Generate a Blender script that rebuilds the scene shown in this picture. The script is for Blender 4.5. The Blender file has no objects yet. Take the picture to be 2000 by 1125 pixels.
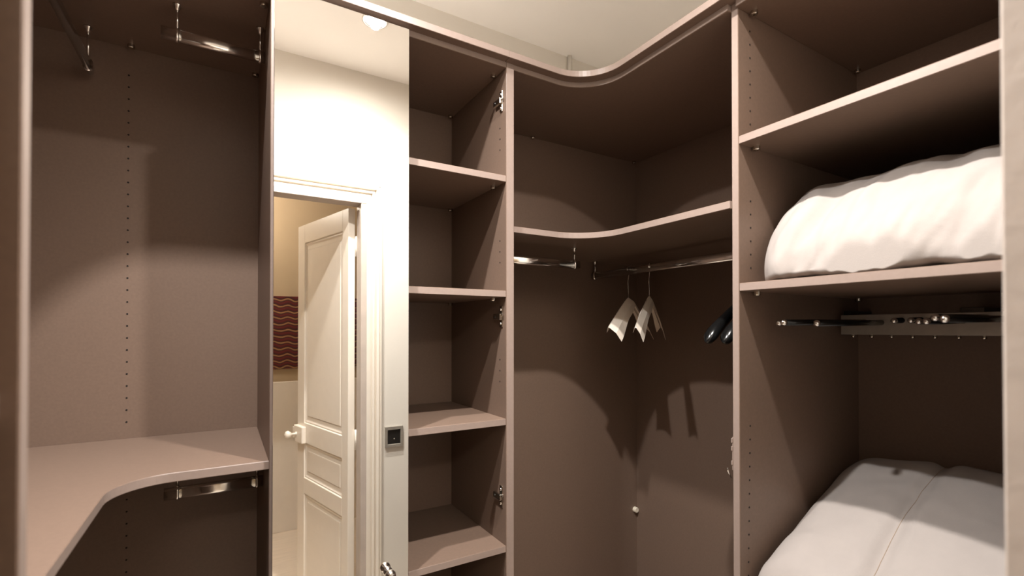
import bpy, bmesh, math, random
from mathutils import Vector, Matrix, noise

# ------------------------------------------------------------------ camera, world, exposure
scene = bpy.context.scene
C = scene.collection
U = 0.85            # the room was surveyed in panel units; one unit is 0.85 m
EYE = 1.5           # survey heights count from eye level, 1.5 m above the floor
def P(x, y, z):
    return Vector((x * U, y * U, z * U + EYE))
FLOOR = -EYE / U

cam_d = bpy.data.cameras.new('camera')
cam = bpy.data.objects.new('camera', cam_d); C.objects.link(cam)
cam.location = (0, 0, EYE)
cam.rotation_euler = (math.radians(90 + 0.5046), 0, math.radians(-30.9459))
cam_d.sensor_width = 36.0
cam_d.lens = 938.27 / 2000 * 36
cam_d.shift_y = (634.8533 - 562.5) / 2000
cam_d.clip_start = 0.02
cam_d.dof.use_dof = True
cam_d.dof.focus_distance = 1.5
cam_d.dof.aperture_fstop = 3.2
scene.camera = cam

world = bpy.data.worlds.new('world'); scene.world = world
world.use_nodes = True
world.node_tree.nodes['Background'].inputs[0].default_value = (1.0, 0.86, 0.72, 1)
world.node_tree.nodes['Background'].inputs[1].default_value = 0.02

vs = scene.view_settings
vs.view_transform = 'Standard'; vs.look = 'None'; vs.exposure = -0.06; vs.gamma = 1.0
vs.use_curve_mapping = False
scene.cycles.max_bounces = 14
scene.cycles.diffuse_bounces = 8
scene.cycles.glossy_bounces = 6

SPOT_POS = (0.572, 0.598, 1.362)
SPOT_POWER = 150.0
SPOT2_POS = (0.0, 1.0, 1.362)
SPOT2_POWER = 108.0
HALL_POS = (-0.12, -1.35, 1.1)
HALL_POWER = 150.0

# ------------------------------------------------------------------ materials
def s2l(c):
    c = c / 255.0
    return c / 12.92 if c <= 0.04045 else ((c + 0.055) / 1.055) ** 2.4
def rgb(r, g, b):
    return (s2l(r), s2l(g), s2l(b), 1)
def material(name, col, rough=0.5, metal=0.0, var=0.0, scale=40.0, bump=0.0, bscale=300.0, spec=0.5, stretch=None):
    m = bpy.data.materials.new(name); m.use_nodes = True
    nt = m.node_tree; b = nt.nodes['Principled BSDF']
    b.inputs['Base Color'].default_value = col
    b.inputs['Roughness'].default_value = rough
    b.inputs['Metallic'].default_value = metal
    b.inputs['Specular IOR Level'].default_value = spec
    tc = nt.nodes.new('ShaderNodeTexCoord')
    src = tc.outputs['Object']
    if stretch:
        mp = nt.nodes.new('ShaderNodeMapping'); mp.inputs['Scale'].default_value = stretch
        nt.links.new(src, mp.inputs['Vector']); src = mp.outputs['Vector']
    if var:
        n = nt.nodes.new('ShaderNodeTexNoise'); n.inputs['Scale'].default_value = scale; n.inputs['Detail'].default_value = 4
        r = nt.nodes.new('ShaderNodeValToRGB')
        r.color_ramp.elements[0].position = 0.3; r.color_ramp.elements[1].position = 0.7
        r.color_ramp.elements[0].color = tuple(max(0, c * (1 - var)) for c in col[:3]) + (1,)
        r.color_ramp.elements[1].color = tuple(min(1, c * (1 + var)) for c in col[:3]) + (1,)
        nt.links.new(src, n.inputs['Vector']); nt.links.new(n.outputs['Fac'], r.inputs['Fac'])
        nt.links.new(r.outputs['Color'], b.inputs['Base Color'])
    if bump:
        n2 = nt.nodes.new('ShaderNodeTexNoise'); n2.inputs['Scale'].default_value = bscale; n2.inputs['Detail'].default_value = 3
        bp = nt.nodes.new('ShaderNodeBump'); bp.inputs['Strength'].default_value = bump; bp.inputs['Distance'].default_value = 0.002
        nt.links.new(src, n2.inputs['Vector']); nt.links.new(n2.outputs['Fac'], bp.inputs['Height'])
        nt.links.new(bp.outputs['Normal'], b.inputs['Normal'])
    return m

M = {}
M['laminate'] = material('taupe_laminate', rgb(120, 100, 87), 0.42, var=0.05, scale=160, bump=0.05, bscale=700, spec=0.35)
M['edge'] = material('taupe_edge_band', rgb(148, 131, 122), 0.35, var=0.03, scale=120, spec=0.4)
M['hole'] = material('drilled_hole', rgb(30, 24, 20), 0.9, var=0.1, scale=50)
M['wall'] = material('white_wall_paint', rgb(212, 207, 198), 0.75, var=0.012, scale=8, bump=0.08, bscale=120)
M['ceiling'] = material('ceiling_paint', rgb(246, 243, 239), 0.8, var=0.01, scale=6)
M['hall_wall'] = material('cream_wall_paint', rgb(168, 147, 118), 0.75, var=0.02, scale=7)
M['gloss'] = material('white_gloss_paint', rgb(228, 220, 208), 0.3, var=0.015, scale=20, bump=0.04, bscale=90)
M['jamb'] = material('aged_white_paint', rgb(186, 174, 164), 0.45, var=0.05, scale=14, bump=0.25, bscale=60)
M['floor'] = material('oak_floor', rgb(224, 211, 194), 0.5, var=0.06, scale=6, stretch=(1, 12, 1))
M['chrome'] = material('polished_chrome', (0.90, 0.88, 0.85, 1), 0.17, 1.0, var=0.02, scale=60)
M['nickel'] = material('nickel_hinge', (0.62, 0.57, 0.50, 1), 0.22, 1.0, var=0.1, scale=200)
M['dark_steel'] = material('dark_steel', (0.06, 0.055, 0.05, 1), 0.3, 0.8, var=0.1, scale=100)
M['mirror'] = material('silvered_mirror', (0.97, 0.95, 0.91, 1), 0.0, 1.0)
M['door_edge'] = material('polished_door_edge', rgb(150, 145, 142), 0.25, 0.3, var=0.04, scale=90)
M['white_plastic'] = material('white_plastic', rgb(235, 225, 205), 0.4, var=0.02, scale=30)
M['black_plastic'] = material('black_plastic', (0.006, 0.006, 0.006, 1), 0.18, var=0.1, scale=40)
M['paper'] = material('white_paper', rgb(232, 220, 205), 0.7, var=0.03, scale=30)
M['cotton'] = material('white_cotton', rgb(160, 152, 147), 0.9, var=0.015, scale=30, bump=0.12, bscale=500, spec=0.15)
M['cotton_thread'] = material('seam_thread', rgb(150, 132, 114), 0.9, var=0.05, scale=100)
M['silver'] = material('brushed_silver', (0.42, 0.39, 0.34, 1), 0.4, 0.6, var=0.06, scale=60)
M['switch_dark'] = material('dark_switch', (0.012, 0.011, 0.01, 1), 0.35, var=0.1, scale=50)

def emission(name, col, strength):
    m = bpy.data.materials.new(name); m.use_nodes = True
    b = m.node_tree.nodes['Principled BSDF']
    b.inputs['Base Color'].default_value = col
    b.inputs['Emission Color'].default_value = col
    b.inputs['Emission Strength'].default_value = strength
    return m

def tapestry_material():
    m = bpy.data.materials.new('woven_tapestry'); m.use_nodes = True
    nt = m.node_tree; b = nt.nodes['Principled BSDF']; b.inputs['Roughness'].default_value = 0.9
    tc = nt.nodes.new('ShaderNodeTexCoord'); sep = nt.nodes.new('ShaderNodeSeparateXYZ')
    nt.links.new(tc.outputs['Object'], sep.inputs[0])
    def mth(op, a, bb):
        n = nt.nodes.new('ShaderNodeMath'); n.operation = op
        for i, v in enumerate((a, bb)):
            if v is None: continue
            if isinstance(v, (int, float)): n.inputs[i].default_value = v
            else: nt.links.new(v, n.inputs[i])
        return n.outputs[0]
    ns = nt.nodes.new('ShaderNodeTexNoise'); ns.inputs['Scale'].default_value = 9
    nt.links.new(tc.outputs['Object'], ns.inputs['Vector'])
    wob = mth('MULTIPLY', mth('SINE', mth('MULTIPLY', sep.outputs[0], 62.0), None), 0.006)
    wob = mth('ADD', wob, mth('MULTIPLY', ns.outputs['Fac'], 0.03))
    z = mth('ADD', sep.outputs[2], wob)
    fr = mth('FRACT', mth('MULTIPLY', z, 22.0), None)
    r = nt.nodes.new('ShaderNodeValToRGB'); r.color_ramp.interpolation = 'LINEAR'
    e = r.color_ramp.elements
    e[0].position = 0.0; e[0].color = rgb(70, 18, 17)
    e[1].position = 1.0; e[1].color = rgb(70, 18, 17)
    for pos, col in ((0.30, rgb(96, 26, 22)), (0.46, rgb(34, 10, 12)), (0.60, rgb(120, 84, 56)), (0.70, rgb(170, 128, 80)), (0.80, rgb(40, 14, 16))):
        k = e.new(pos); k.color = col
    nt.links.new(fr, r.inputs['Fac']); nt.links.new(r.outputs['Color'], b.inputs['Base Color'])
    return m
M['tapestry'] = tapestry_material()

# ------------------------------------------------------------------ mesh helpers
def link(name, bm, mat, parent=None, smooth=False):
    """one mesh object with its origin at the middle of its bounding box"""
    vs_ = [v.co for v in bm.verts]
    lo = Vector((min(v[i] for v in vs_) for i in range(3))); hi = Vector((max(v[i] for v in vs_) for i in range(3)))
    mid = (lo + hi) / 2
    bmesh.ops.translate(bm, verts=bm.verts, vec=-mid)
    bmesh.ops.recalc_face_normals(bm, faces=bm.faces)
    me = bpy.data.meshes.new(name); bm.to_mesh(me); bm.free()
    mats = mat if isinstance(mat, (list, tuple)) else [mat]
    if mat == 'laminate': mats = ['laminate', 'edge']
    for m in mats: me.materials.append(M[m] if isinstance(m, str) else m)
    if smooth:
        for p in me.polygons: p.use_smooth = True
    if mat == 'laminate' and name != 'back_panel':          # narrow sides of a board carry the lighter edge banding
        d = hi - lo; thin = min(range(3), key=lambda i: d[i])
        for p in me.polygons:
            if abs(p.normal[thin]) < 0.3: p.material_index = 1
    o = bpy.data.objects.new(name, me); C.objects.link(o)
    attach(o, parent, mid)
    return o
def world_loc(o):
    v = Vector(o.location)
    while o.parent:
        o = o.parent; v = v + Vector(o.location)
    return v
def attach(o, parent, at):
    if parent is None: o.location = at
    else:
        o.parent = parent; o.location = Vector(at) - world_loc(parent)
def thing(name, label, cat, at, group=None):
    o = bpy.data.objects.new(name, None); C.objects.link(o)
    o.empty_display_size = 0.05; o.location = P(*at)
    return tag(o, label, cat, group)
def tag(o, label, cat, group=None):
    o['label'] = label; o['category'] = cat
    if group: o['group'] = group
    return o
def structure(o):
    o['kind'] = 'structure'; return o
def clone(o, parent, at):
    c = o.copy(); C.objects.link(c); c.parent = None; c.matrix_parent_inverse.identity()
    attach(c, parent, at); return c

def bm_box(bm, a, b, bevel=0.0, seg=1):
    r = bmesh.ops.create_cube(bm, size=1.0)
    vsx = r['verts']
    for v in vsx:
        v.co = Vector(((a[i] + b[i]) / 2 + v.co[i] * (b[i] - a[i]) for i in range(3)))
    if bevel:
        es = list({e for v in vsx for e in v.link_edges})
        bmesh.ops.bevel(bm, geom=es, offset=bevel, segments=seg, affect='EDGES', profile=0.5)
def box(name, x0, x1, y0, y1, z0, z1, mat, parent=None, bevel=0.0012, seg=1):
    bm = bmesh.new()
    a, b = P(min(x0, x1), min(y0, y1), min(z0, z1)), P(max(x0, x1), max(y0, y1), max(z0, z1))
    bm_box(bm, a, b, bevel, seg)
    return link(name, bm, mat, parent)
def prism(name, pts, z0, z1, mat, parent=None, bevel=0.0012):
    """outline in plan, extruded upwards"""
    bm = bmesh.new()
    lo = [bm.verts.new(P(x, y, z0)) for x, y in pts]; hi = [bm.verts.new(P(x, y, z1)) for x, y in pts]
    n = len(pts)
    bm.faces.new(lo); bm.faces.new(list(reversed(hi)))
    for i in range(n): bm.faces.new((lo[i], lo[(i + 1) % n], hi[(i + 1) % n], hi[i]))
    bmesh.ops.recalc_face_normals(bm, faces=bm.faces)
    if bevel:
        es = [e for e in bm.edges if abs(e.verts[0].co.z - e.verts[1].co.z) < 1e-6]
        bmesh.ops.bevel(bm, geom=es, offset=bevel, segments=1, affect='EDGES')
    return link(name, bm, mat, parent)
def arc(cx, cy, r, a0, a1, n=14):
    return [(cx + r * math.cos(math.radians(a0 + (a1 - a0) * i / n)), cy + r * math.sin(math.radians(a0 + (a1 - a0) * i / n))) for i in range(n + 1)]
def bm_sweep(bm, path, ring, closed_ends=True, up=Vector((0, 0, 1))):
    """sweep a closed 2-D ring (list of (u, v)) along a path of Vectors"""
    rows = []
    for i, p in enumerate(path):
        d = (path[min(i + 1, len(path) - 1)] - path[max(i - 1, 0)]).normalized()
        s = d.cross(up)
        if s.length < 1e-4: s = d.cross(Vector((1, 0, 0)))
        s.normalize(); t = s.cross(d).normalized()
        rows.append([bm.verts.new(p + s * u + t * v) for u, v in ring])
    n = len(ring)
    for a, b in zip(rows, rows[1:]):
        for k in range(n): bm.faces.new((a[k], a[(k + 1) % n], b[(k + 1) % n], b[k]))
    if closed_ends:
        bm.faces.new(list(reversed(rows[0]))); bm.faces.new(rows[-1])
def ring_circle(r, n=12):
    return [(r * math.cos(2 * math.pi * k / n), r * math.sin(2 * math.pi * k / n)) for k in range(n)]
def ring_stadium(w, h, n=8):
    """upright flat-sided oval"""
    r = w / 2; c = h / 2 - r; out = []
    for k in range(n + 1):
        a = math.pi * k / n; out.append((r * math.cos(a), c + r * math.sin(a)))
    for k in range(n + 1):
        a = math.pi + math.pi * k / n; out.append((r * math.cos(a), -c + r * math.sin(a)))
    return out
def tube(name, pts, r, mat, parent=None, n=12, smooth=True):
    bm = bmesh.new(); bm_sweep(bm, [P(*p) for p in pts], ring_circle(r * U, n))
    return link(name, bm, mat, parent, smooth)
def bm_lathe(bm, prof, axis, origin, n=20):
    """profile (radius, distance along axis) turned about an axis, metres"""
    ax = Vector(axis).normalized(); s = ax.orthogonal().normalized(); t = ax.cross(s)
    rows = []
    for r, d in prof:
        if r < 1e-6: rows.append([bm.verts.new(origin + ax * d)])
        else: rows.append([bm.verts.new(origin + ax * d + (s * math.cos(2 * math.pi * k / n) + t * math.sin(2 * math.pi * k / n)) * r) for k in range(n)])
    for a, b in zip(rows, rows[1:]):
        for k in range(n):
            k2 = (k + 1) % n
            if len(a) == 1 and len(b) == 1: continue
            if len(a) == 1: bm.faces.new((a[0], b[k], b[k2]))
            elif len(b) == 1: bm.faces.new((a[k], a[k2], b[0]))
            else: bm.faces.new((a[k], a[k2], b[k2], b[k]))
def lathe(name, prof, axis, at, mat, parent=None, n=20, smooth=True):
    bm = bmesh.new(); bm_lathe(bm, prof, axis, P(*at), n)
    return link(name, bm, mat, parent, smooth)

# ------------------------------------------------------------------ the room shell
ROOM_L, ROOM_R, ROOM_B, CEIL = -0.70, 1.93, 1.93, 1.378
S0, S1 = 0.052, 0.127                 # the thin partition with the doorway
DX0, DX1, DZ = -0.13, 0.6216, 0.668   # doorway
HALL_Y, HALL_L, HALL_R = -1.9, -1.3, 2.2

structure(box('floor', HALL_L - .1, HALL_R + .1, HALL_Y - .1, ROOM_B + .1, FLOOR - .06, FLOOR, 'floor', bevel=0))
structure(box('ceiling', HALL_L - .1, HALL_R + .1, HALL_Y - .1, ROOM_B + .1, CEIL, CEIL + .06, 'ceiling', bevel=0))
structure(box('wall_back', ROOM_L - .1, ROOM_R + .1, ROOM_B, ROOM_B + .1, FLOOR, CEIL, 'wall', bevel=0))
structure(box('wall_left', ROOM_L - .1, ROOM_L, S1, ROOM_B, FLOOR, CEIL, 'wall', bevel=0))
structure(box('wall_right', ROOM_R, ROOM_R + .1, S1, ROOM_B, FLOOR, CEIL, 'wall', bevel=0))
# partition with the doorway: one mesh round the opening
bm = bmesh.new()
for a, b in (((HALL_L, S0, FLOOR), (DX0 - .03, S1, CEIL)), ((DX1 + .03, S0, FLOOR), (HALL_R, S1, CEIL)), ((DX0 - .03, S0, DZ + .03), (DX1 + .03, S1, CEIL))):
    bm_box(bm, P(*a), P(*b))
structure(link('wall_front', bm, 'wall'))
structure(box('wall_hall', HALL_L - .1, HALL_R + .1, HALL_Y - .1, HALL_Y, FLOOR, CEIL, 'hall_wall', bevel=0))
structure(box('wall_hall_left', HALL_L - .1, HALL_L, HALL_Y, S1, FLOOR, CEIL, 'hall_wall', bevel=0))
structure(box('wall_hall_right', HALL_R, HALL_R + .1, HALL_Y, S1, FLOOR, CEIL, 'hall_wall', bevel=0))
# painted dado on the hall wall
structure(box('trim_1', HALL_L, HALL_R, HALL_Y, HALL_Y + .014, FLOOR, -0.457, 'gloss', bevel=.003))

# door lining and moulded casing
def lining(name, x0, x1, z0, z1):
    return structure(box(name, x0, x1, S0 - .002, 0.149, z0, z1, 'jamb', bevel=.002))
lining('trim_2', DX1, DX1 + .03, FLOOR, DZ)
lining('trim_3', DX0 - .03, DX0, FLOOR, DZ)
lining('trim_4', DX0 - .03, DX1 + .03, DZ, DZ + .03)
# casing profile: distance out from the opening, height off the wall
prof = [(.000, .0), (.000, .020), (.046, .020), (.048, .012), (.053, .012), (.056, .024), (.066, .026), (.070, .014), (.074, .014),
        (.077, .028), (.090, .031), (.094, .018), (.098, .018), (.101, .024), (.108, .022), (.108, .0)]
def casing(name, side):
    bm = bmesh.new(); rows = []
    for s in (0, 1):
        row = []
        for o_, h in prof:
            if side == 'R': x, z = DX1 + .004 + o_, (FLOOR if s == 0 else DZ + .004 + o_)
            elif side == 'L': x, z = DX0 - .004 - o_, (FLOOR if s == 0 else DZ + .004 + o_)
            else: x, z = ((DX0 - .004 - o_) if s == 0 else (DX1 + .004 + o_)), DZ + .004 + o_
            row.append(bm.verts.new(P(x, S1 + h, z)))
        rows.append(row)
    n = len(prof)
    for k in range(n): bm.faces.new((rows[0][k], rows[0][(k + 1) % n], rows[1][(k + 1) % n], rows[1][k]))
    bm.faces.new(rows[0]); bm.faces.new(list(reversed(rows[1])))
    return structure(link(name, bm, 'gloss'))
casing('trim_5', 'R'); casing('trim_6', 'L'); casing('trim_7', 'T')

# ------------------------------------------------------------------ the open door leaf
def door_leaf():
    root = bpy.data.objects.new('door_1', None); C.objects.link(root)
    root.location = P(0.612, 0.040, FLOOR + .01); root['kind'] = 'structure'
    root['label'] = 'white panelled door leaf standing open, with rim lock and round knob'
    # local frame: s runs from hinge to free edge, n out of the face that shows, both horizontal
    ang = math.radians(13.8)
    sdir = Vector((-math.sin(ang), -math.cos(ang), 0)); ndir = Vector((-math.cos(ang), math.sin(ang), 0))
    h0 = P(0.580, 0.040, 0); T = 0.038 * U
    def pt(s, n, z): return Vector((h0.x, h0.y, 0)) + sdir * (s * U) + ndir * n + Vector((0, 0, z * U + EYE))
    def slab(name, s0, s1, z0, z1, n0, n1, mat='gloss', parent=root, bevel=.0015):
        bm = bmesh.new()
        bm_box(bm, (s0 * U, n0, z0 * U + EYE), (s1 * U, n1, z1 * U + EYE), bevel)
        for v in bm.verts:
            c = v.co.copy(); v.co = Vector((h0.x, h0.y, 0)) + sdir * c.x + ndir * c.y + Vector((0, 0, c.z))
        return link(name, bm, mat, parent)
    W = 0.705; top = 0.662; bot = FLOOR + .01
    slab('stile', 0, .072, bot, top, -T, 0); slab('stile', W - .105, W, bot, top, -T, 0)
    for z0, z1 in ((.545, top), (-.715, -.590), (-1.035, -.935), (bot, bot + .16)):
        slab('rail', .072, W - .105, z0, z1, -T, 0)
    for z0, z1 in ((-.590, .545), (-.935, -.715), (bot + .16, -1.035)):
        p = slab('panel', .070, W - .103, z0 - .004, z1 + .004, -T * .75, -.009, bevel=0)
        slab('panel_field', .110, W - .143, z0 + .045, z1 - .045, -.010, -.006, parent=p, bevel=.003)
        # moulding frame round the panel, mitred
        bm = bmesh.new()
        pr = [(0, -.001), (.002, -.006), (.010, -.005), (.018, -.008), (.026, -.0095)]
        cs = [(.072, z0, 1, 1), (W - .105, z0, -1, 1), (W - .105, z1, -1, -1), (.072, z1, 1, -1)]
        rows = [[bm.verts.new(pt(s + sx * o_, n_, z + sz * o_)) for o_, n_ in pr] for s, z, sx, sz in cs]
        for i in range(4):
            a, b = rows[i], rows[(i + 1) % 4]
            for k in range(len(pr) - 1): bm.faces.new((a[k], a[k + 1], b[k + 1], b[k]))
        link('panel_moulding', bm, 'gloss', p)
    lock = slab('lock_case', W - .135, W - .004, -.716, -.612, 0, .022, bevel=.003)
    slab('lock_striker', W - .004, W + .030, -.700, -.630, -.006, .018, parent=lock)
    bm = bmesh.new()
    bm_lathe(bm, [(0, 0), (.011, 0), (.011, .004), (.006, .006), (.006, .026), (.012, .030), (.020, .040), (.021, .047), (.017, .055), (.008, .060), (0, .061)], ndir, pt(W - .045, .021, -.664))
    link('knob', bm, 'gloss', lock, True)
    for z in (.40, -.66):
        bm = bmesh.new(); bm_sweep(bm, [pt(-.008, -T - .004, z), pt(-.008, -T - .004, z + .11)], ring_circle(.007, 10), up=Vector((1, 0, 0)))
        link('hinge_knuckle', bm, 'gloss', root, True)
door_leaf()

# ------------------------------------------------------------------ wardrobe carcasses
YF, YB, T = 1.40, 1.8545, 0.0223
ZT = 0.887                    # underside of every top panel
TOP = ZT + T
SOCK = -1.70                  # carcass bottom panel

conn_me = None
def connector(parent, x, y, z):
    """small metal shelf connector under a panel"""
    global conn_me
    if conn_me is None:
        bm = bmesh.new()
        bm_lathe(bm, [(0, .002), (.0075, .002), (.0085, 0), (.0085, -.007), (.007, -.009), (.0025, -.009), (.0025, -.006), (0, -.006)], (0, 0, 1), P(x, y, z), 14)
        o = link('shelf_connector', bm, 'nickel', parent); conn_me = o
        return o
    return clone(conn_me, parent, P(x, y, z) + Vector((0, 0, -.0035)))
def holes(parent, pts, axis):
    bm = bmesh.new()
    for p in pts: bm_lathe(bm, [(.0024, 0), (.0024, .0006), (0, .0006)], axis, P(*p), 8)
    o = link('shelf_pin_holes', bm, 'hole', parent); o['kind'] = 'stuff'; return o
def rail(parent, a, b, brackets, ztop, drop=0.0):
    """flat oval chrome hanging rail with stirrup brackets hung from the panel above"""
    a, b = Vector(a), Vector(b)
    bm = bmesh.new(); bm_sweep(bm, [P(*a), P(*b)], ring_stadium(.015, .028))
    r = link('hanging_rail', bm, 'chrome', parent, True)
    for f in r.data.polygons:
        if len(f.vertices) > 4: f.use_smooth = False
    along = (b - a).normalized()
    for s in brackets:
        c = P(*(a + along * s)); up = P(a.x, a.y, ztop).z
        bm = bmesh.new()
        # stirrup loop round the tube
        d = Vector(along); side = d.cross(Vector((0, 0, 1)))
        bm_sweep(bm, [c - d * .0035, c + d * .0035], ring_stadium(.0195, .0325))
        bm_sweep(bm, [c + Vector((0, 0, .016)), Vector((c.x, c.y, up - .006))], ring_circle(.0028, 8), up=Vector((1, 0, 0)))
        bm_lathe(bm, [(0, 0), (.010, 0), (.010, -.003), (.006, -.008), (.0035, -.014), (0, -.014)], (0, 0, 1), Vector((c.x, c.y, up)), 12)
        link('rail_bracket', bm, 'chrome', r, True)
    return r

# --- left corner wardrobe
XL, LB = -0.2121, 1.913
XN, YN = -0.1417, 0.560       # front edge of its near side panel
PX0, PX1 = 0.102, 0.1243      # panel shared with the mirrored wardrobe
lw = thing('corner_wardrobe', 'open taupe corner wardrobe with an L-shaped shelf left of the mirror', 'wardrobe', (-.3, 1.6, FLOOR))
box('back_panel', ROOM_L + .002, PX0, LB, LB + .012, FLOOR, TOP, 'laminate', lw, bevel=0)
box('back_panel', ROOM_L + .002, ROOM_L + .014, YN - .0203, LB, FLOOR, TOP, 'laminate', lw)
box('side_panel', ROOM_L + .014, XN, YN - .0203, YN, FLOOR, TOP, 'laminate', lw)
Lout = [(PX0, YF), (PX0, LB), (ROOM_L + .014, LB), (ROOM_L + .014, YN), (XL, YN)]
r_ = .115
prism('top_panel', Lout + arc(XL + r_, YF - r_, r_, 180, 90), ZT, TOP, 'laminate', lw)
prism('corner_shelf', Lout + arc(XL + r_, YF - r_, r_, 180, 90), -.3422 - T, -.3422, 'laminate', lw)
prism('bottom_panel', Lout + arc(XL + r_, YF - r_, r_, 180, 90), SOCK - T, SOCK, 'laminate', lw)
# narrower bay between the corner and the doorway
box('side_panel', ROOM_L + .014, XN, .165, .1853, FLOOR, TOP, 'laminate', lw)
box('back_panel', ROOM_L + .002, ROOM_L + .014, .165, YN - .0203, FLOOR, TOP, 'laminate', lw)
box('top_panel', ROOM_L + .014, XN, .1853, YN - .0203, ZT, TOP, 'laminate', lw)
for z in (.40, -.05, -.50, -1.0):
    box('shelf', ROOM_L + .014, XN - .012, .1853, YN - .0203, z - T, z, 'laminate', lw)
prism('bounce_board', [(ROOM_L + .03, .17), (-.31, .17), (-.31, 1.51), (PX0, 1.51), (PX0, 1.915), (ROOM_L + .03, 1.915)], TOP + .001, TOP + .009, 'ceiling', lw)  # unseen white board, added to bounce lamp light up to the ceiling
holes(lw, [(-.2605, LB, .80 - .0376 * k) for k in range(30)] + [(-.2585, LB, -.42 - .0376 * k) for k in range(10)], (0, -1, 0))
connector(lw, -.252, 1.89, ZT)
connector(lw, .089, 1.46, ZT); connector(lw, .089, 1.88, ZT)
rail(lw, (-.345, YN, .775), (-.345, 1.87, .775), (.06, 1.280), ZT)
rail(lw, (-.149, 1.59, .803), (.100, 1.59, .803), (.036, .237), ZT)
rail(lw, (-.137, 1.60, -.447), (.100, 1.60, -.447), (.030, .222), -.3422 - T)

# --- two-door mirrored wardrobe, its right-hand door off
R0, R1 = .817, .8476
mw = thing('mirror_wardrobe', 'tall taupe shelf wardrobe with one mirrored door and one bare bay', 'wardrobe', (.46, 1.63, FLOOR))
box('side_panel', PX0, PX1, YF - .002, LB, FLOOR, TOP, 'laminate', mw)
box('side_panel', R0, R1, YF, YB + .012, FLOOR, TOP, 'laminate', mw)
box('back_panel', PX1, R0, YB, YB + .012, FLOOR, ZT, 'laminate', mw, bevel=0)
box('top_panel', PX1, R0, YF, YB + .012, ZT, TOP, 'laminate', mw)
for z in (.5209, .1307, -.3014, -.728, -1.18):
    box('shelf', PX1, R0, YF + .0015, YB, z - T, z, 'laminate', mw)
    if z > -.5:
        connector(mw, R0 - .015, YF + .065, z - T); connector(mw, R0 - .015, YB - .02, z - T)
box('bottom_panel', PX1, R0, YF, YB, SOCK - T, SOCK, 'laminate', mw)
box('bounce_board', PX0, R1, 1.51, 1.915, TOP + .001, TOP + .009, 'ceiling', mw)  # added white top, out of view, brightens the ceiling
connector(mw, R0 - .015, YF + .065, ZT); connector(mw, R0 - .015, YB - .02, ZT)
holes(mw, [(R0, YF + .043, .80 - .0376 * k) for k in range(0)] + [(R0, YF + .043, z + .0376 * j) for z in (.62, .23, -.18) for j in range(3)], (-1, 0, 0))
door = box('mirror_door', .1085, .4660, 1.374, 1.396, FLOOR + .1, .8885, 'door_edge', mw, bevel=.0012)
box('mirror_pane', .1077, .4667, 1.3695, 1.374, FLOOR + .1, .8885, 'mirror', door, bevel=.0006)
lathe('door_knob', [(0, 0), (.0105, 0), (.0110, .002), (.0100, .004), (.0070, .006), (.0065, .011), (.0085, .014), (.0120, .018), (.0128, .023), (.0112, .029), (.0060, .032), (0, .0325)],
      (0, -1, 0), (.4062, 1.3693, -.6935), 'chrome', door, 24)

def hinge(z):
    """cross-shaped mounting plate of a concealed hinge, left on the panel"""
    root = box('hinge_plate', R0 - .004, R0, 1.4225, 1.4395, z - .036, z + .036, 'nickel', mw, bevel=.0008)
    x = R0 - .004
    box('hinge_arm', x - .010, x, 1.4205, 1.468, z - .011, z + .009, 'nickel', root, bevel=.0015)
    box('hinge_wing', x - .006, x, 1.412, 1.4205, z + .001, z + .012, 'nickel', root, bevel=.001)
    for dz in (-.024, .024):
        lathe('hinge_screw', [(0, .003), (.0035, .003), (.0042, .001), (.0042, 0)], (-1, 0, 0), (x, 1.431, z + dz), 'chrome', root, 12)
    lathe('hinge_screw', [(0, .002), (.003, .002), (.0036, 0)], (-1, 0, 0), (x - .010, 1.455, z - .001), 'dark_steel', root, 12)
for z in (.783, .043, -.570): hinge(z)

# --- right corner wardrobe
XF, XB = 1.2143, 1.885
D0, D1 = .811, .8318          # divider towards the bedding wardrobe
cw = thing('corner_wardrobe', 'open taupe corner wardrobe with curved shelf and hanging rails', 'wardrobe', (1.4, 1.4, FLOOR))
box('back_panel', R1, XB + .012, YB, YB + .012, FLOOR, TOP, 'laminate', cw, bevel=0)
box('back_panel', XB, XB + .012, D1, YB, FLOOR, TOP, 'laminate', cw, bevel=0)
r_ = .17
def Rout(xf, yf, r):
    return [(R1, YB), (R1, yf)] + arc(xf - r, yf - r, r, 90, 0) + [(xf, D1), (XB, D1), (XB, YB)]
prism('top_panel', Rout(1.199, YF + .002, r_), ZT, TOP, 'laminate', cw)
prism('corner_shelf', Rout(1.205, 1.424, r_), .3359, .3582, 'laminate', cw)
prism('bottom_panel', Rout(1.205, 1.42, r_), SOCK - T, SOCK, 'laminate', cw)
prism('bounce_board', [(R1, 1.51), (1.31, 1.51), (1.31, D1), (1.915, D1), (1.915, 1.915), (R1, 1.915)], TOP + .001, TOP + .009, 'ceiling', cw)  # white reflector added out of sight, lightens the ceiling above the corner
connector(cw, 1.215, YB - .015, ZT); connector(cw, 1.855, YB - .015, ZT)
rail(cw, (R1, 1.5644, .266), (1.262, 1.5644, .266), (.05, .390), .3359)
rail(cw, (1.575, D1, .264), (1.575, 1.845, .264), (.06, .995), .3359)
# small wire hook and strike plate on the divider
tube('wire_hook', [(1.2145, .8375, -.414), (1.2020, .8375, -.396), (1.1985, .8375, -.389), (1.1990, .8375, -.384)], .0018, 'chrome', cw, 8)
bm = bmesh.new()
bm_box(bm, P(1.2155, D1, -.392), P(1.2330, D1 + .0035, -.300), .0006)
for z in (-.310, -.332, -.372): bm_box(bm, P(1.2140, D1 + .0005, z - .006), P(1.2165, D1 + .0055, z + .006), .0005)
link('strike_plate', bm, 'laminate', cw)

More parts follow.
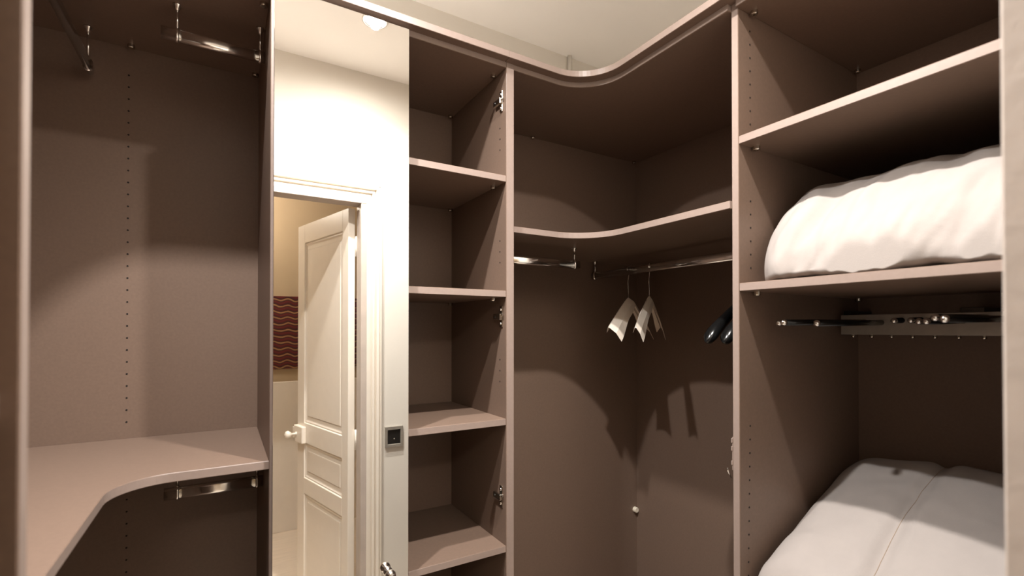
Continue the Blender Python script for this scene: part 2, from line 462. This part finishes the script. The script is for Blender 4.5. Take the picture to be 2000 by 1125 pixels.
# --- right wardrobe with the bedding
bw = thing('bedding_wardrobe', 'open taupe wardrobe with two deep shelves holding white bedding', 'wardrobe', (1.5, .5, FLOOR))
E0, E1 = .165, .187
box('side_panel', XF, XB + .012, D0, D1, FLOOR, TOP, 'laminate', bw)
box('side_panel', XF, XB + .012, E0, E1, FLOOR, TOP, 'laminate', bw)
box('back_panel', XB, XB + .012, E1, D0, FLOOR, TOP, 'laminate', bw, bevel=0)
box('top_panel', XF - .012, XB, E1, D0, ZT, TOP, 'laminate', bw)
for z in (.533, .127, -.95):
    box('shelf', XF + .001, XB, E1, D0, z - T, z, 'laminate', bw)
    connector(bw, XF + .06, D0 - .014, z - T); connector(bw, XB - .03, D0 - .014, z - T)
box('bounce_board', 1.31, 1.915, E0, D0, TOP + .001, TOP + .009, 'ceiling', bw)  # added unseen light bouncer on top of this wardrobe too
connector(bw, XF + .05, D0 - .016, ZT); connector(bw, XB - .03, D0 - .016, ZT)
holes(bw, [(1.268, D0, .84 - .0376 * k) for k in range(8)] + [(1.268, D0, .36 - .0376 * k) for k in range(6)] + [(1.262 - .001 * k, D0, -.27 - .0376 * k) for k in range(14)], (0, -1, 0))

# --- cornice boards on top, flush with the doors
c_ = tag(prism('cornice_board', [(.8103, 1.369), (.8103, 1.50), (-.30, 1.50), (-.30, E0), (-.18, E0)] + arc(-.18 + .12, 1.369 - .12, .12, 180, 90), TOP - .0038, TOP + .019, 'laminate'),
         'straight taupe cornice board running above the mirrored door', 'cornice')
c_ = tag(prism('cornice_board', [(.8110, 1.50), (.8110, 1.369)] + arc(1.166 - .155, 1.369 - .155, .155, 90, 0, 18) + [(1.166, E0), (1.30, E0), (1.30, 1.50)], TOP - .0038, TOP + .019, 'laminate'),
         'curved taupe cornice board sweeping round above the corner wardrobe', 'cornice')

# ------------------------------------------------------------------ white pipe in the upper corner
tag(tube('heating_pipe', [(1.489, 1.918, .92), (1.489, 1.918, CEIL)], .0105, 'wall'), 'thin white pipe rising to the ceiling above the cornice', 'pipe')

# ------------------------------------------------------------------ lamps
lens_mat = emission('lit_lens', (1, .90, .76, 1), 60)
def spotlight(pos, power, col, spill, label):
    sp = thing('ceiling_spotlight', label, 'lamp', (pos[0], pos[1], CEIL), 'recessed ceiling spotlights')
    lathe('bezel', [(.036, 0), (.048, 0), (.048, -.003), (.045, -.006), (.039, -.007), (.036, -.004), (.036, 0)], (0, 0, 1), (pos[0], pos[1], CEIL), 'chrome', sp, 32)
    lathe('lens', [(0, -.001), (.036, -.001), (.036, -.004), (0, -.0045)], (0, 0, 1), (pos[0], pos[1], CEIL), lens_mat, sp, 24)
    # the reflector's beam, and the weaker light the lens scatters to the sides
    for name, share, size, blend in (('spotlight_beam', .84, 140, 1.0), ('spotlight_spill', spill, 176, .5)):
        ld = bpy.data.lights.new(name, 'SPOT'); lo = bpy.data.objects.new(name, ld); C.objects.link(lo)
        ld.energy = power * share; ld.color = col; ld.spot_size = math.radians(size); ld.spot_blend = blend; ld.shadow_soft_size = 0.02
        attach(lo, sp, P(*pos))
spotlight(SPOT_POS, SPOT_POWER, (1.0, 0.955, 0.91), .13, 'round ceiling spotlight reflected at the top of the mirrored door')
spotlight(SPOT2_POS, SPOT2_POWER, (1.0, 0.98, 0.965), .34, 'round ceiling spotlight in front of the left corner wardrobe')

hl = thing('hall_pendant', 'glass globe pendant lamp in the hall', 'lamp', (HALL_POS[0], HALL_POS[1], CEIL))
tube('cord', [(HALL_POS[0], HALL_POS[1], CEIL), (HALL_POS[0], HALL_POS[1], HALL_POS[2] + .06)], .004, 'white_plastic', hl, 8)
lathe('globe', [(0, .07), (.03, .064), (.055, .045), (.07, 0), (.055, -.045), (.03, -.064), (0, -.07)], (0, 0, 1), HALL_POS, emission('lit_globe', (1, .92, .82, 1), HALL_POWER), hl, 20)

# ------------------------------------------------------------------ hall tapestry, light switch
tag(box('tapestry', .10, 1.16, HALL_Y, HALL_Y + .02, -.345, .289, 'tapestry', bevel=.002), 'dark red woven tapestry with wavy yellow stripes on the hall wall', 'tapestry')
sw = thing('light_switch', 'square silver light switch with black rocker beside the door casing', 'switch', (.8045, S1, -.5895))
bm = bmesh.new()
for a, b in (((.7545, S1, -.646), (.7685, S1 + .013, -.533)), ((.8405, S1, -.646), (.8545, S1 + .013, -.533)), ((.7685, S1, -.646), (.8405, S1 + .013, -.630)), ((.7685, S1, -.551), (.8405, S1 + .013, -.533))):
    bm_box(bm, P(*a), P(*b), .0008)
link('frame', bm, 'silver', sw)
box('rocker', .7685, .8405, S1, S1 + .007, -.630, -.551, 'switch_dark', sw)
lathe('indicator', [(.003, 0), (.003, .001), (0, .001)], (0, 1, 0), (.806, S1 + .007, -.602), 'silver', sw, 10)

# small white plug on the corner back panel
tag(lathe('wall_plug', [(0, .016), (.0105, .016), (.0118, .013), (.0122, 0)], (0, -1, 0), (1.868, YB, -.952), 'white_plastic', None, 18, False), 'small white plastic plug on the corner back panel', 'plug')

# ------------------------------------------------------------------ clothes hangers
def paper_hanger(hook, dirx, tilt, label, flare):
    """wire hanger under a folded paper cape; dirx: unit vector of the near arm"""
    hx, hy, hz = hook
    root = thing('clothes_hanger', label, 'hanger', (hx, hy, hz - .13), 'paper-covered hangers on the corner rail')
    d = Vector((dirx[0], dirx[1], 0)).normalized(); n = Vector((-d.y, d.x, 0))
    base = Vector((hx, hy, 0))
    def q(s, z, w=0.0): p = base + d * s + n * w; return (p.x, p.y, z)
    # hook wire: over the rail and down to the neck
    pts = [q(.012, hz + .004), q(.011, hz + .016), q(.004, hz + .024), q(-.006, hz + .022), q(-.012, hz + .012), q(-.011, hz - .006), q(-.004, hz - .026), q(0, hz - .045), q(0, hz - .125)]
    tube('hook', pts, .0020, 'chrome', root, 8)
    zt = hz - .118
    L = .230; drop = .135
    tube('wire', [q(-L, zt - drop - .004), q(0, zt - .004), q(L, zt - drop - .004)], .0018, 'chrome', root, 8)
    # paper cape: two folded sides with an arched lower hem, a little thickness
    bm = bmesh.new(); N = 24
    def section(t):
        s = -L + 2 * L * t; a = abs(s) / L
        ztop = zt - drop * a ** 1.12
        w = .039 + .018 * a
        return s, ztop, w
    for sgn in (-1, 1):
        cols = []
        for i in range(N + 1):
            s, ztop, w = section(i / N)
            a = abs(s) / L; cut = -w * .30 * a * (1 if s > 0 else -1)
            if sgn < 0: w *= .35
            cols.append([q(s, ztop, sgn * .001), q(s + cut * .4, ztop - w * .45, sgn * (flare if sgn > 0 else .010) * (.60 + .15 * a)), q(s + cut, ztop - w * 1.0 - .006 * math.sin(9 * a), sgn * (flare if sgn > 0 else .012) * (.80 + .4 * a))])
        rows = [[bm.verts.new(P(*c)) for c in col] for col in cols]
        for r0, r1 in zip(rows, rows[1:]):
            for k in range(2): bm.faces.new((r0[k], r0[k + 1], r1[k + 1], r1[k]))
    cape = link('paper_cape', bm, 'paper', root)
    md = cape.modifiers.new('thickness', 'SOLIDIFY'); md.thickness = .0008; md.offset = 0
paper_hanger((1.575, 1.600, .262), (-.905, -.425), 0, 'paper-covered wire hanger beside the shelf corner, its cape wider open', .042)
paper_hanger((1.575, 1.474, .262), (-.865, -.50), 0, 'paper-covered wire hanger hanging between the first cape and the black hangers', .022)

def black_hanger(hook, label):
    hx, hy, hz = hook
    root = thing('clothes_hanger', label, 'hanger', (hx, hy, hz - .13), 'black hangers beside the divider')
    tube('hook', [(hx - .012, hy, hz + .004), (hx - .011, hy, hz + .016), (hx - .003, hy, hz + .024), (hx + .007, hy, hz + .022), (hx + .012, hy, hz + .010), (hx + .008, hy, hz - .012), (hx, hy, hz - .035), (hx, hy, hz - .12)], .0022, 'chrome', root, 8)
    bm = bmesh.new(); zt = hz - .137; rows = []; N = 28
    for i in range(N + 1):
        t = -1 + 2 * i / N; a = abs(t)
        x = hx + t * .255; z = zt - .165 * a ** 1.15
        e = max(0.0, 1 - max(0, (a - .80) / .20) ** 2.2) ** .5
        w = (.010 + .020 * max(0, (a - .35) / .65) ** 1.5) * max(e, .05); h = (.016 + .012 * a) * max(e, .05)
        rows.append([bm.verts.new(P(x, hy + w * math.cos(k * math.pi / 8), z + h * math.sin(k * math.pi / 8))) for k in range(16)])
    for r0, r1 in zip(rows, rows[1:]):
        for k in range(16): bm.faces.new((r0[k], r0[(k + 1) % 16], r1[(k + 1) % 16], r1[k]))
    bm.faces.new(rows[0]); bm.faces.new(rows[-1])
    link('shoulders', bm, 'black_plastic', root, True)
black_hanger((1.575, 1.000, .262), 'black broad-shouldered hanger next to the paper-covered ones')
black_hanger((1.575, .938, .262), 'black broad-shouldered hanger closest to the divider panel')

# ------------------------------------------------------------------ pull-out trouser rack under the lower shelf
tr = thing('trouser_rack', 'dark pull-out trouser rack with chrome ball-ended bars under the shelf', 'trouser rack', (1.7, .5, .02))
rb = box('rack_rail', 1.725, 1.742, E1 + .004, .792, -.017, .046, 'silver', tr, bevel=.001)
box('rack_carrier', 1.742, XB, .45, .50, .020, .060, 'dark_steel', tr)
box('rack_carrier', 1.50, XB, E1, E1 + .012, .030, .085, 'dark_steel', tr)
box('rack_carrier', 1.742, XB, .770, .792, .020, .060, 'dark_steel', tr)
for k in range(7):
    y = .76 - .0518 * k
    lathe('rack_stud', [(0, -.009), (.0040, -.0075), (.0050, -.004), (.0030, -.001), (.0030, .001)], (0, 0, 1), (1.7335, y, -.017), 'nickel', rb, 12)
zoff = (.018, .018, .016, .025, .025, .021, .020, .027, .022)
for k in range(9):
    y = (.770, .725, .680, .628, .582, .536, .490, .444, .398)[k]; x = (1.334, 1.279, 1.355, 1.675, 1.658, 1.576, 1.485, 1.394, 1.299)[k]
    z = zoff[k]
    bar = tube('rack_bar', [(x + .004, y, z), (XB, y, z + .006)], .0085, 'black_plastic', tr, 10)
    lathe('ball_end', [(0, -.0075), (.004, -.0064), (.0068, -.003), (.0075, 0), (.0068, .003), (.004, .0064), (0, .0075)], (-1, 0, 0), (x, y, z), 'chrome', bar, 16)

# ------------------------------------------------------------------ bedding
def fbm(x, y, z, o=3):
    s = 0; a = 1.0
    for k in range(o):
        s += a * noise.noise(Vector((x, y, z))); x *= 2.03; y *= 2.03; z *= 2.03; a *= .5
    return s
def upper_duvet():
    y0, y1, zb = .792, .205, .1275
    cx, a0, b0 = 1.515, .294, .268
    NY, NV = 150, 120
    bm = bmesh.new(); rows = []
    for i in range(NY + 1):
        t = i / NY; y = y0 + (y1 - y0) * t
        dl = (y0 - y) / .105; dr = (y - y1) / .10
        e = 1.0
        if dl < 1: e = max(0.02, (1 - (1 - dl) ** 2.6)) ** (1 / 2.6)
        if dr < 1: e = min(e, max(0.02, (1 - (1 - dr) ** 2.6)) ** (1 / 2.6))
        row = []
        for k in range(NV):
            th = 2 * math.pi * k / NV
            c, s = math.cos(th), math.sin(th)
            ex = (.36 + .64 * e) if c < 0 else 1.0
            if s > 0:
                p = 1.72
                ux = math.copysign(abs(c) ** (2 / p), c); uz = abs(s) ** (2 / p)
                z = .150 + (b0 * uz) * (.68 + .32 * e)
            else:
                ux = math.copysign(abs(c) ** .22, c); uz = -abs(s) ** .6
                z = .150 + .024 * uz
            x = cx + a0 * ux * ex
            # gathers: ridges running round the roll, strongest on the front shoulder
            front = max(0, -c) ** .5; up = max(0, s + .55) / 1.55
            g = fbm(y * 13 + z * 5, x * 2.5 - z * 7, z * 3.1, 3) * .015 * (front * .8 + .2)
            g += fbm(y * 5 - z * 2, x * 3, 7.7, 2) * .013 * up
            g += .0055 * math.sin(y * 46 + 4 * fbm(y * 5, x * 5, 1.3, 2)) * up * front
            rad = Vector((ux * .8, 0, uz)).normalized()
            x += rad.x * g; z += rad.z * g
            z = max(z, zb); x = max(x, 1.2185)
            yy = y + .010 * fbm(x * 6, z * 9, 3.3, 2) * (1 - t)
            row.append(bm.verts.new(P(x, min(yy, .806), z)))
        rows.append(row)
    for r0, r1 in zip(rows, rows[1:]):
        for k in range(NV): bm.faces.new((r0[k], r0[(k + 1) % NV], r1[(k + 1) % NV], r1[k]))
    bm.faces.new(rows[0]); bm.faces.new(list(reversed(rows[-1])))
    return tag(link('duvet', bm, 'cotton', None, True), 'rolled white duvet with gathered wrinkles on the shelf above the trouser rack', 'duvet')
upper_duvet()

def lower_duvet():
    x0, x1, y0, y1, zb = 1.222, 1.868, .792, .200, -.9495
    NX, NY = 120, 120
    root = thing('duvet', 'thick folded white duvet with a stitched seam below the trouser rack', 'duvet', (1.5, .5, zb))
    def top(x, y):
        z = -.625 + .44 * (x - 1.25) - .05 * max(0, (x - 1.66) / .2) ** 2
        ed = min(1, (y0 - y) / .085); z -= .05 * (1 - math.sqrt(max(0, 1 - (1 - ed) ** 2)))
        er = min(1, (y - y1) / .085); z -= .05 * (1 - math.sqrt(max(0, 1 - (1 - er) ** 2))); z += .02 * (y0 - y) / (y0 - y1) * max(0, x - 1.4) / .4
        ef = min(1, (x - x0) / .07); z -= .10 * (1 - math.sqrt(max(0, 1 - (1 - ef) ** 2)))
        eb = min(1, (x1 - x) / .10); z -= .12 * (1 - math.sqrt(max(0, 1 - (1 - eb) ** 2)))
        sy = .552 + .008 * math.sin(x * 9)
        z -= .016 * math.exp(-((y - sy) / .022) ** 2)
        z += .012 * math.cos((y - sy) * 11)
        z -= .006 * math.exp(-((x - 1.70 + .5 * (y - .60)) / .03) ** 2) * math.exp(-((y - .625) / .05) ** 2)
        z -= .008 * math.exp(-((x - 1.62) / .03) ** 2) * math.exp(-((y - .57) / .05) ** 2)
        z += .010 * fbm(x * 4.3, y * 4.3, .4, 3) + .003 * fbm(x * 14, y * 9, 2.4, 2)
        return z
    bm = bmesh.new(); rows = []
    for i in range(NX + 1):
        x = x0 + (x1 - x0) * i / NX; row = []
        for j in range(NY + 1):
            y = y0 + (y1 - y0) * j / NY
            row.append(bm.verts.new(P(x, y, top(x, y))))
        rows.append(row)
    for r0, r1 in zip(rows, rows[1:]):
        for k in range(NY): bm.faces.new((r0[k], r0[k + 1], r1[k + 1], r1[k]))
    rim = [rows[0][j] for j in range(NY)] + [rows[i][NY] for i in range(NX)] + [rows[NX][j] for j in range(NY, 0, -1)] + [rows[i][0] for i in range(NX, 0, -1)]
    prev = rim
    cx, cy = (x0 + x1) / 2 * U, (y0 + y1) / 2 * U
    zbot = P(0, 0, zb).z
    for f, bulge in ((.3, 1.008), (.6, 1.010), (.85, 1.0), (1.0, .97)):
        ring = []
        for v in rim:
            w = Vector(((v.co.x - cx) * bulge + cx, (v.co.y - cy) * bulge + cy, v.co.z + (zbot - v.co.z) * f)); ring.append(bm.verts.new(w))
        n = len(rim)
        for k in range(n): bm.faces.new((prev[k], prev[(k + 1) % n], ring[(k + 1) % n], ring[k]))
        prev = ring
    bm.faces.new(prev)
    body = link('cover', bm, 'cotton', root, True)
    # stitched seam along the valley
    bm = bmesh.new()
    path = []
    for i in range(60):
        x = x0 + .02 + (x1 - x0 - .06) * i / 59; y = .552 + .008 * math.sin(x * 9); path.append(P(x, y, top(x, y) + .0004))
    bm_sweep(bm, path, ring_circle(.0007, 6))
    link('seam', bm, 'cotton_thread', root, True)
lower_duvet()
